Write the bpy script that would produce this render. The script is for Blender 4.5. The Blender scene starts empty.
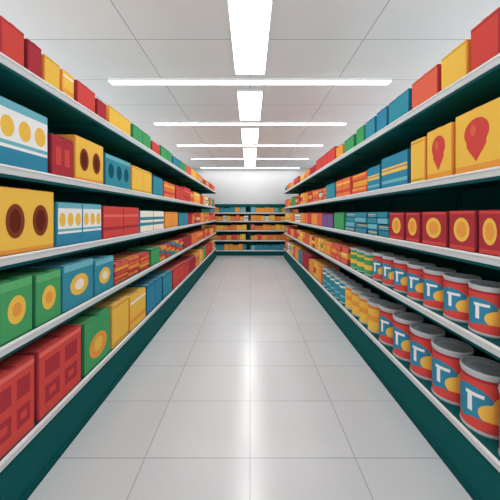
import bpy, bmesh, math, random
random.seed(7)
F=280.0; W=1.25; CH=1.6; HC=1.87; CEIL=CH+HC
FACE=W+0.02
def srgb(h):
    h=h.lstrip('#'); o=[]
    for i in (0,2,4):
        c=int(h[i:i+2],16)/255
        o.append(c/12.92 if c<=0.04045 else ((c+0.055)/1.055)**2.4)
    return (*o,1)
COL=dict(red='#D6514B',dred='#B03C45',orange='#E6834A',amber='#EDA24C',yellow='#F2C456',teal='#3F93A6',blue='#3C8CAC',
 lblue='#74BAC8',green='#4CA468',dgreen='#348459',cream='#F4EEDC',white='#F0F2F2',maroon='#90303A',brown='#84402C',purple='#7A6298',shelf='#135C5C',coral='#E26C54')
def C(n): return srgb(COL.get(n,n))
MATS={}
def plain(name,col,rough=0.9,metal=0,spec=0.04):
    if name in MATS: return MATS[name]
    m=bpy.data.materials.new(name); m.use_nodes=True
    b=m.node_tree.nodes['Principled BSDF']
    b.inputs['Base Color'].default_value=C(col); b.inputs['Roughness'].default_value=rough
    b.inputs['Metallic'].default_value=metal; b.inputs['Specular IOR Level'].default_value=spec
    MATS[name]=m; return m
def label(name,base,shapes):
    """printed packaging: list of (kind,cx,cy,rx,ry,colour) in the label's UV space"""
    if name in MATS: return MATS[name]
    m=plain(name,base); nt=m.node_tree; N=nt.nodes; L=nt.links
    b=N['Principled BSDF']; uv=N.new('ShaderNodeUVMap'); uv.uv_map='UVMap'
    rgb=N.new('ShaderNodeRGB'); rgb.outputs[0].default_value=C(base); cur=rgb.outputs[0]
    for (k,cx,cy,rx,ry,col) in shapes:
        v=N.new('ShaderNodeVectorMath'); v.operation='MULTIPLY_ADD'
        v.inputs[1].default_value=(1/rx,1/ry,0); v.inputs[2].default_value=(-cx/rx,-cy/ry,0)
        L.new(uv.outputs[0],v.inputs[0])
        lt=N.new('ShaderNodeMath'); lt.operation='LESS_THAN'; lt.inputs[1].default_value=1.0
        if k=='e':
            ln=N.new('ShaderNodeVectorMath'); ln.operation='LENGTH'; L.new(v.outputs[0],ln.inputs[0])
            L.new(ln.outputs['Value'],lt.inputs[0])
        else:
            a=N.new('ShaderNodeVectorMath'); a.operation='ABSOLUTE'; L.new(v.outputs[0],a.inputs[0])
            s=N.new('ShaderNodeSeparateXYZ'); L.new(a.outputs[0],s.inputs[0])
            mx=N.new('ShaderNodeMath')
            if k=='d': mx.operation='ADD'
            else: mx.operation='MAXIMUM'
            L.new(s.outputs[0],mx.inputs[0]); L.new(s.outputs[1],mx.inputs[1]); L.new(mx.outputs[0],lt.inputs[0])
        mix=N.new('ShaderNodeMixRGB'); L.new(lt.outputs[0],mix.inputs[0]); L.new(cur,mix.inputs[1]); mix.inputs[2].default_value=C(col)
        cur=mix.outputs[0]
    L.new(cur,b.inputs['Base Color'])
    return m
def shade(h,f):
    h=COL.get(h,h).lstrip('#'); o='#'
    for i in (0,2,4):
        v=int(h[i:i+2],16); v=v*f if f<=1 else 255-(255-v)*(2-f)
        o+='%02X'%int(max(0,min(255,v)))
    return o
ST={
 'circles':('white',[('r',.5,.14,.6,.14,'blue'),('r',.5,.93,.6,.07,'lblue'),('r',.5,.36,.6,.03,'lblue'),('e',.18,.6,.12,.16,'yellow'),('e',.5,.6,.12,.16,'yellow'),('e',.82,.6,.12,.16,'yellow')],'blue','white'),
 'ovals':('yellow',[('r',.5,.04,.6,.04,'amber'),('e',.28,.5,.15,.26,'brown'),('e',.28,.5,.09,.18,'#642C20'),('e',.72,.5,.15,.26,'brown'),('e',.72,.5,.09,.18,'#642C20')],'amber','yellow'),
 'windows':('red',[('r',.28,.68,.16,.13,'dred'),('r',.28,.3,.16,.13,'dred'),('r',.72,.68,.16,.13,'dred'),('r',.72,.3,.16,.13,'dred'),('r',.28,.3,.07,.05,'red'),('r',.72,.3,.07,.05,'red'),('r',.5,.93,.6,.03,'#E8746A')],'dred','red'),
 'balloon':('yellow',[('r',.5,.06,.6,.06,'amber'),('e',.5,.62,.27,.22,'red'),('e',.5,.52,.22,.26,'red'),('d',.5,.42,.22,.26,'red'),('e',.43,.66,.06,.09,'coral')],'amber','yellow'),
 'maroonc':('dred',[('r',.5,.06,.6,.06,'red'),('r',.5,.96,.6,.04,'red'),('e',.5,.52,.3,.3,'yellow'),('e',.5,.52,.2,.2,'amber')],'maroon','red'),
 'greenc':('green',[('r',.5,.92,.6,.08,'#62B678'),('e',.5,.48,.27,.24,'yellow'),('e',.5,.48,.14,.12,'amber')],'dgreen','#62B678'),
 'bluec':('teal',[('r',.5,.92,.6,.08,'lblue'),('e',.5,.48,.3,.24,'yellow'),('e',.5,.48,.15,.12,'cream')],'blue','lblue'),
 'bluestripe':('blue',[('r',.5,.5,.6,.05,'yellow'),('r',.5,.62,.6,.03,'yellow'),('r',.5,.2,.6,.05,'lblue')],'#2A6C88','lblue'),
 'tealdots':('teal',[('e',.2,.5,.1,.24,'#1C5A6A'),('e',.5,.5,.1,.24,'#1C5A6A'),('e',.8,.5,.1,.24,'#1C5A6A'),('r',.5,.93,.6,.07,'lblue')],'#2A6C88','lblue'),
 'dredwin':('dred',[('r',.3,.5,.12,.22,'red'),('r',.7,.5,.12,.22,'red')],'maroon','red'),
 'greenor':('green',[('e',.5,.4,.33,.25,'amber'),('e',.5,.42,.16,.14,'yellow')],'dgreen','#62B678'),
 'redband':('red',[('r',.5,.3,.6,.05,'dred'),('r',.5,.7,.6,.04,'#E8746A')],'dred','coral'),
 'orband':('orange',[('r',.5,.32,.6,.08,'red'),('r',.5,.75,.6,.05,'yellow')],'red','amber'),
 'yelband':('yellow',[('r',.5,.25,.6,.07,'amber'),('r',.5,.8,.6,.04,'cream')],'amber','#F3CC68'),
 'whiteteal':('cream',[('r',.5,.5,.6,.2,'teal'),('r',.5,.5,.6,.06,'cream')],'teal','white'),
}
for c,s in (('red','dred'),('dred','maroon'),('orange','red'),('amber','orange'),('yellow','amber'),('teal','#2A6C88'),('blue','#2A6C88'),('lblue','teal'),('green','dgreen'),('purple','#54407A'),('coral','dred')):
    ST[c]=(c,[('r',.5,.93,.6,.025,shade(c,.84)),('r',.5,.07,.6,.025,shade(c,.84))],s,shade(c,1.2))  # darker sides and lighter tops: shading put into the carton colours
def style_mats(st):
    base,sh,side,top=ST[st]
    return (label('carton_print_'+st,base,sh),plain('carton_side_'+side,side),plain('carton_top_'+top,top))  # side and top tones mostly carry painted-in shade and light

class MB:
    def __init__(s): s.v=[];s.f=[];s.m=[];s.uv=[];s.mats=[];s.smooth=[]
    def mi(s,m):
        if m not in s.mats: s.mats.append(m)
        return s.mats.index(m)
    def face(s,idx,m,uv=None,sm=False):
        s.f.append(idx); s.m.append(s.mi(m)); s.uv.append(uv or [(-5,-5)]*len(idx)); s.smooth.append(sm)
    def box(s,c,d,bev,mat,front=None):
        a=[x/2 for x in d]; bev=min(bev,min(a)*.45); base=len(s.v); ids={}
        for sx in(-1,1):
            for sy in(-1,1):
                for sz in(-1,1):
                    for ax in range(3):
                        p=[sx*(a[0]-bev),sy*(a[1]-bev),sz*(a[2]-bev)]
                        p[ax]=(sx,sy,sz)[ax]*a[ax]
                        ids[(sx,sy,sz,ax)]=len(s.v); s.v.append(tuple(c[i]+p[i] for i in range(3)))
        def pick(ax,sg):
            if not isinstance(mat,tuple): return mat
            if front and (ax,sg)==front: return mat[0]
            if ax==2 and sg>0: return mat[2]
            return mat[1]
        for ax in range(3):
            o=[i for i in range(3) if i!=ax]
            for sg in(-1,1):
                q=[]
                for (p,r) in((-1,-1),(1,-1),(1,1),(-1,1)):
                    k=[0,0,0];k[ax]=sg;k[o[0]]=p;k[o[1]]=r; q.append(ids[(*k,ax)])
                uv=None
                if front and (ax,sg)==front:
                    uv=[]
                    oa=o[0]
                    flip = (ax==0 and sg<0) 
                    for i in q:
                        p=s.v[i]; u=(p[oa]-c[oa])/d[oa]+.5
                        if flip:u=1-u
                        uv.append((u,(p[2]-c[2])/d[2]+.5))
                s.face(q,pick(ax,sg),uv)
        em=mat[1] if isinstance(mat,tuple) else mat
        for (p,q_) in((0,1),(0,2),(1,2)):
            r=3-p-q_
            for sp in(-1,1):
                for sq in(-1,1):
                    def k(sr,ax):
                        t=[0,0,0];t[p]=sp;t[q_]=sq;t[r]=sr; return ids[(*t,ax)]
                    s.face([k(-1,p),k(1,p),k(1,q_),k(-1,q_)],em)
        for sx in(-1,1):
            for sy in(-1,1):
                for sz in(-1,1): s.face([ids[(sx,sy,sz,i)] for i in range(3)],em)
    def can(s,c,r,h,lab,metal,ang,lid,seg=36):
        """lathe tin can, label centred at direction ang"""
        prof=[(r*.55,.012*h),(r*.93,.012*h),(r*.96,0),(r*1.0,0),(r*1.02,.02*h),(r*1.0,.045*h),(r*.985,.06*h),(r*.985,.5*h),(r*.985,.90*h),(r*1.0,.93*h),(r*1.02,.965*h),(r*1.0,1*h),(r*.93,1*h),(r*.9,.965*h),(r*.7,.965*h),(r*.66,.955*h),(r*.3,.955*h)]
        rings=[]
        for(pr,pz) in prof:
            ring=[]
            for i in range(seg):
                t=ang+math.pi+2*math.pi*i/seg
                ring.append(len(s.v)); s.v.append((c[0]+pr*math.cos(t),c[1]+pr*math.sin(t),c[2]+pz))
            rings.append(ring)
        for j in range(len(prof)-1):
            m=lab if j in(6,7) else (lid if j>=12 and j!=14 else metal)
            for i in range(seg):
                k=(i+1)%seg
                uv=None
                if j in(6,7):
                    def U(n): return 1-((n/seg)*2-.5) 
                    def V(z): return (z/h-.06)/.84
                    uv=[(1-U(i),V(prof[j][1])),(1-U(i+1),V(prof[j][1])),(1-U(i+1),V(prof[j+1][1])),(1-U(i),V(prof[j+1][1]))]
                s.face([rings[j][i],rings[j][k],rings[j+1][k],rings[j+1][i]],m,uv,True)
        s.face(rings[-1][:],lid); s.face(rings[0][::-1],metal)
    def build(s,name,origin=None,parent=None):
        if origin is None: origin=(0,0,0)
        me=bpy.data.meshes.new(name)
        me.from_pydata([tuple(p[i]-origin[i] for i in range(3)) for p in s.v],[],s.f)
        for m in s.mats: me.materials.append(m)
        ul=me.uv_layers.new(name='UVMap'); 
        for p,mi,uv,sm in zip(me.polygons,s.m,s.uv,s.smooth):
            p.material_index=mi; p.use_smooth=sm
            for n,l in enumerate(p.loop_indices): ul.data[l].uv=uv[n]
        bm=bmesh.new(); bm.from_mesh(me); bmesh.ops.recalc_face_normals(bm,faces=bm.faces); bm.to_mesh(me); bm.free()
        ob=bpy.data.objects.new(name,me); ob.location=origin
        bpy.context.collection.objects.link(ob)
        if parent: ob.parent=parent
        return ob

metal=plain('tin_metal','#B9C0C3',.6,.05,.1)
lidm=plain('tin_lid','#98A1A5',.7,.05,.1)
CANS={
 'redblue':label('can_label_redblue','red',[('e',.36,.46,.34,.36,'blue'),('e',.68,.36,.22,.2,'yellow'),('e',.74,.5,.1,.2,'yellow'),('e',.56,.12,.3,.1,'red'),('r',.41,.66,.13,.035,'white'),('r',.345,.5,.035,.19,'white'),('r',.5,.97,9,.03,'dred')]),
 'yellow':label('can_label_yellow','yellow',[('r',.5,.5,9,.12,'amber'),('r',.5,.93,9,.05,'orange')]),
 'greenyel':label('can_label_green','green',[('r',.5,.35,9,.12,'yellow'),('r',.5,.8,9,.06,'yellow')]),
 'teal':label('can_label_teal','teal',[('r',.5,.3,9,.06,'lblue'),('r',.5,.8,9,.05,'cream')]),
 'orange':label('can_label_orange','orange',[('r',.5,.4,9,.1,'yellow')]),
}
def carton(mb,side,y0,y1,z0,h,st,depth=.34,jit=0):
    m=style_mats(st); x=side*(FACE+jit+depth/2)
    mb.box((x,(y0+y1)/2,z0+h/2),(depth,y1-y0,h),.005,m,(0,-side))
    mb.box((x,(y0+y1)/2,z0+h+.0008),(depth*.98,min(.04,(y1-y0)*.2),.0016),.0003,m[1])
def stack(mb,side,y0,y1,z0,h,sts,n,depth=.34):
    hh=h/n
    for i in range(n):
        carton(mb,side,y0+random.uniform(0,.012),y1-random.uniform(0,.012),z0+i*hh+ (0.0005*i),hh-.003,sts[i%len(sts)],depth,random.uniform(0,.02))
def Zx(px): return F*FACE/abs(px-250)

SH_L=[CH+.645*W,CH+.20*W,CH-.175*W,CH-.54*W,CH-1.0*W]
SH_R=[CH+.64*W,CH+.19*W,CH-.175*W,CH-.54*W,CH-1.0*W]
LIP=.062; Y0=-1.0; Y1=10.3
# ---------- shelving ----------
teal=plain('shelf_teal_paint','shelf',.7); teal2=plain('shelf_teal_dark','#105052',.7)
lipm=plain('shelf_price_rail','#D3D9DB',.7); rail=plain('shelf_rail_pale','#EDF0F1',.7)
def gondola(side,SH):
    b=MB(); D=.55
    top=SH[0]-.03
    b.box((side*(W+D+.02),(Y0+Y1)/2,top/2),(.04,Y1-Y0,top),.003,teal)
    for z in SH:
        b.box((side*(W+D/2+.006),(Y0+Y1)/2,z-.0175),(D-.012,Y1-Y0,.035),.002,teal)
        b.box((side*(W+.006),(Y0+Y1)/2,z-LIP*.36),(.014,Y1-Y0,LIP*.75),.002,lipm)
        b.box((side*(W+.002),(Y0+Y1)/2,z-.004),(.02,Y1-Y0,.012),.002,rail)  # paler strip along each board's front edge
        b.box((side*(W+.010),(Y0+Y1)/2,z-LIP*.88),(.014,Y1-Y0,LIP*.3),.002,teal2)
    z=SH[-1]-.06
    b.box((side*(W+.03),(Y0+Y1)/2,z/2),(.04,Y1-Y0,z),.003,teal)
    b.box((side*(W+.006),(Y0+Y1)/2,.02),(.02,Y1-Y0,.04),.002,teal2)
    n=10
    for i in range(n+1):
        y=Y0+.02+(Y1-Y0-.04)*i/n
        b.box((side*(W+D-.012),y,top/2),(.022,.04,top),.002,teal2)
        for zz in SH:
            b.box((side*(W+D/2+.02),y,zz-.05),(D-.06,.012,.028),.002,teal2)
    return b.build('grocery_shelf')
gondola(-1,SH_L); gondola(1,SH_R)

# ---------- near products: (x_near,x_far,height,style) ----------
L=[[(0,26,.21,'red'),(27,43,.20,'dred'),(44,61,.185,'yellow'),(62,75,.18,'yelband'),(77,96,.185,'red'),(97,107,.16,'dred'),(109,131,.18,'yellow'),(133,151,.18,'green'),(152,160,.15,'red'),(161,172,.18,'green'),(173,180,.16,'blue')],
 [(-5,49,.355,'circles'),(51,74,.27,'dredwin'),(75,104,.33,'ovals'),(105,131,.29,'tealdots'),(132,152,.28,'yellow'),(153,163,.26,'teal'),(164,175,.24,'orband'),(176,184,.25,'red')],
 [(-5,55,.36,'ovals'),(57,102,.30,'circles'),(103,139,.29,'redband'),(140,164,.26,'whiteteal'),(165,178,.25,'amber'),(179,188,.24,'teal')],
 [(-2,34,.32,'greenc'),(35,62,.31,'greenc'),(63,94,.32,'bluec'),(95,114,.29,'bluec'),(115,150,.2,'S'),(151,160,.22,'green'),(161,184,.2,'S2')],
 [(-12,36,.42,'windows'),(38,82,.42,'windows'),(84,111,.40,'greenor'),(112,129,.40,'yellow'),(130,146,.36,'yelband'),(147,162,.36,'blue'),(163,172,.34,'teal'),(173,184,.33,'red')]]
R=[[(500,469,.26,'red'),(467,440,.23,'yellow'),(438,411,.22,'coral'),(409,388,.21,'teal'),(387,376,.21,'blue'),(375,365,.2,'teal'),(364,356,.2,'green'),(354,344,.18,'green'),(343,336,.17,'amber'),(335,316,.22,'red')],
 [(503,454,.36,'balloon'),(452,426,.345,'balloon'),(425,410,.33,'yellow'),(408,381,.29,'bluestripe'),(380,367,.25,'bluestripe'),(366,351,.24,'S3'),(350,336,.24,'orband'),(335,326,.24,'teal')],
 [(503,477,.24,'maroonc'),(476,448,.24,'maroonc'),(447,421,.235,'maroonc'),(420,405,.23,'maroonc'),(404,389,.23,'maroonc'),(388,367,.24,'S4'),(366,345,.24,'S4'),(344,334,.24,'green'),(333,322,.22,'purple')],
 [],[]]
NAMES={'circles':'cookie_box','ovals':'cereal_box','windows':'cracker_box','balloon':'snack_box','maroonc':'tea_box','greenc':'pasta_box','bluec':'detergent_box','bluestripe':'milk_carton','tealdots':'biscuit_box'}
STK={'S':(['coral','orband','red','amber'],5),'S2':(['amber','red','teal'],4),'S3':(['orband','amber'],3),'S4':(['teal','bluestripe','lblue'],4)}
ZEND={}
FILL=['amber','orange','yellow','red','amber','yelband','orband','redband','green','coral','teal','whiteteal','amber','yellow','red','dred']
for side,rows,SH in((-1,L,SH_L),(1,R,SH_R)):
    for ri,row in enumerate(rows):
        for t in row:
            a,b_,h,st=t
            y0,y1=Zx(a),Zx(b_)
            y0+=.006;y1-=.006
            o=(side*(FACE+.17),(y0+y1)/2,SH[ri])
            mb=MB()
            if st in STK:
                ss,n=STK[st]; w=y1-y0; k=max(1,round(w/.3))
                for q in range(k): stack(mb,side,y0+w*q/k+.003,y0+w*(q+1)/k-.003,SH[ri],h,ss[q%len(ss):]+ss[:q%len(ss)],n)
                mb.build('stacked_flat_cartons',o)
            else:
                w=y1-y0; n=max(1,round(w/.36)); 
                for q in range(n): carton(mb,side,y0+w*q/n+(.003 if q else 0),y0+w*(q+1)/n-.003,SH[ri],h,st)
                mb.build(NAMES.get(st,'grocery_carton'),o)
            ZEND[(side,ri)]=y1+.01
            ZEND.setdefault((side,ri,'s'),y0-.01)
def can_run(y,n,pitch,r,h,kind,ri,name='food_can'):
    for i in range(n):
        mb=MB(); c=(FACE+r+.004,y+i*pitch,SH_R[ri])
        mb.can(c,r,h,CANS[kind],metal,math.radians(222),lidm)
        mb.build(name,c)
    return y+n*pitch
y=can_run(1.60-.215*2,9,.215,.098,.275,'redblue',3)
y=can_run(y,3,.215,.095,.25,'greenyel',3); 
ZEND[(1,3)]=y-.09; ZEND[(1,3,'s')]=1.60-.215*2-.115
y=can_run(1.66-.27,6,.27,.118,.35,'redblue',4)
y=can_run(y,4,.24,.11,.31,'yellow',4); y=can_run(y,5,.23,.105,.31,'teal',4)
ZEND[(1,4)]=y-.1; ZEND[(1,4,'s')]=1.66-.27-.135
for side,SH in((-1,SH_L),(1,SH_R)):
    for ri in range(5):
        hmax=[.2,.28,.27,.25,.34][ri]
        for seg,(ya,yb) in enumerate(((ZEND[(side,ri)],Y1-.05),(Y0+.05,ZEND[(side,ri,'s')]))):
            mb=MB(); y=ya; prev=None
            while y<yb-.12:
                st=random.choice([s for s in FILL if s!=prev]); prev=st
                w=random.uniform(.18,.28); n=random.choice((1,2,2,3)); h=hmax*random.uniform(.75,1)
                kind=random.random()
                for q in range(n):
                    if y+w>yb: break
                    if kind<.2: stack(mb,side,y,y+w-.006,SH[ri],h,[st,random.choice(FILL)],3)
                    else: carton(mb,side,y,y+w-.006,SH[ri],h,st)
                    y+=w
                if y+w>yb: break
            if mb.v: mb.build('assorted_grocery_cartons',(side*(FACE+.17),(ya+yb)/2,SH[ri]))
# ---------- back shelf ----------
BY=10.75; BX=1.95
b=MB(); bz=[.22,.60,.98,1.34,1.66]
b.box((0,BY+.5,.98),(2*BX,.04,1.96),.003,teal)
for sx in(-1,0,1): b.box((sx*(BX-.02),BY+.25,.98),(.04,.5,1.96),.003,teal)
for z in bz:
    b.box((0,BY+.25,z-.015),(2*BX-.02,.49,.03),.002,teal)
    b.box((0,BY-.002,z-.025),(2*BX,.012,.05),.002,lipm)
b.box((0,BY+.25,1.95),(2*BX,.5,.03),.002,teal)
b.box((0,BY-.0,1.93),(2*BX,.03,.10),.002,teal)
b.box((0,BY+.02,.1),(2*BX-.02,.04,.19),.002,teal2)
b.build('grocery_shelf')
pal=[['teal','lblue','blue','green','amber'],['amber','red','yellow','orange'],['amber','yellow','orange'],['amber','orange','yellow','whiteteal'],['teal','amber','green','lblue','red']]
for ri,z in enumerate(bz):
    mb=MB()
    for x0,x1 in((-BX+.05,-.03),(.03,BX-.05)):
        x=x0
        while x<x1-.14:
            w=random.uniform(.13,.22); w=min(w,x1-x); st=random.choice(pal[ri]); h=random.uniform(.16,.22)
            mb.box((x+w/2,BY+.02+.15,z+h/2),(w-.008,.3,h),.004,style_mats(st),(1,-1)); x+=w
    mb.build('assorted_grocery_cartons',(0,BY+.18,z))
# ---------- room ----------
RX=4.6; RY0=-1.6; RY1=11.45
def slab(name,c,d,m):
    b=MB(); b.box(c,d,.001,m); return b.build(name,c)
def tilemat(name,c1,c2,cm,bw,rh,mortar,offy,rough,spec,offx=0):
    m=plain(name,c1,rough,0,spec); nt=m.node_tree;N=nt.nodes;Lk=nt.links
    g=N.new('ShaderNodeNewGeometry'); mp=N.new('ShaderNodeMapping'); mp.inputs['Location'].default_value=(offx,offy,0)
    br=N.new('ShaderNodeTexBrick'); br.offset=0; br.squash=1
    br.inputs['Color1'].default_value=C(c1);br.inputs['Color2'].default_value=C(c2);br.inputs['Mortar'].default_value=C(cm)
    br.inputs['Scale'].default_value=1;br.inputs['Mortar Size'].default_value=mortar;br.inputs['Mortar Smooth'].default_value=.1
    br.inputs['Brick Width'].default_value=bw;br.inputs['Row Height'].default_value=rh
    Lk.new(g.outputs['Position'],mp.inputs[0]);Lk.new(mp.outputs[0],br.inputs['Vector']);Lk.new(br.outputs['Color'],N['Principled BSDF'].inputs['Base Color'])
    return m
fl=tilemat('floor_tiles','#D7DADC','#D3D6D9','#AEB3B7',.69,.56,.004,-1.836+5.6,.21,.85,6.9)
slab('floor',(0,(RY0+RY1)/2,-.05),(2*RX,RY1-RY0,.1),fl)
ce=tilemat('ceiling_tiles','#DEE0E2','#DBDDDF','#A6AAAD',1.22,.9,.006,-3.0+9,.9,.05,12.2)
slab('ceiling',(0,(RY0+RY1)/2,CEIL+.05),(2*RX,RY1-RY0,.1),ce)
wm=plain('wall_paint','#E2E3E4',.9)
slab('wall_back',(0,RY1+.05,CEIL/2),(2*RX,.1,CEIL),wm)
slab('wall_left',(-RX-.05,(RY0+RY1)/2,CEIL/2),(.1,RY1-RY0,CEIL),wm)
slab('wall_right',(RX+.05,(RY0+RY1)/2,CEIL/2),(.1,RY1-RY0,CEIL),wm)
slab('trim_1',(0,RY1-.012,CEIL-.06),(2*RX,.024,.12),plain('trim_paint','#CDD0D2',.7))
em=bpy.data.materials.new('light_diffuser'); em.use_nodes=True
p=em.node_tree.nodes['Principled BSDF']; p.inputs['Base Color'].default_value=(1,1,1,1)
p.inputs['Emission Color'].default_value=(1,1,1,1); p.inputs['Emission Strength'].default_value=9.5
hs=plain('light_housing','#E6E8E9',.5)
def fixture(c,d):
    b=MB(); z=CEIL
    b.box((c[0],c[1],z-.02),(d[0],d[1],.04),.004,hs)
    b.box((c[0],c[1],z-.043),(d[0]-.02,d[1]-.02,.008),.002,em)
    b.build('ceiling_light_fixture',(c[0],c[1],z))
for k in range(-1,5):
    yc=3.9+1.8*k
    fixture((0,yc),(3.9,.12))
    if k<4: fixture((0,yc+.93),(.39,1.26))
# added fill lights without real fittings, hidden behind the shelving to brighten the ceiling
for sx in(-1,1):
    ld=bpy.data.lights.new('ceiling_fill_light','AREA'); ld.shape='RECTANGLE'; ld.size=.5; ld.size_y=Y1-Y0+1
    ld.energy=66; ld.spread=math.pi
    lo=bpy.data.objects.new('ceiling_fill_light',ld); bpy.context.collection.objects.link(lo)
    lo.location=(sx*2.7,(Y0+Y1)/2,2.1); lo.rotation_euler=(math.pi,0,0)
w=bpy.data.worlds.new('World'); bpy.context.scene.world=w; w.use_nodes=True
w.node_tree.nodes['Background'].inputs[0].default_value=(1,1,1,1); w.node_tree.nodes['Background'].inputs[1].default_value=2.4
cam=bpy.data.cameras.new('camera'); co=bpy.data.objects.new('camera',cam); bpy.context.collection.objects.link(co)
co.location=(0,0,CH); co.rotation_euler=(math.pi/2,0,0)
cam.sensor_width=36; cam.lens=F/500*36; cam.shift_y=-36/500; cam.clip_start=.02
bpy.context.scene.camera=co
bpy.context.scene.view_settings.view_transform='Standard'
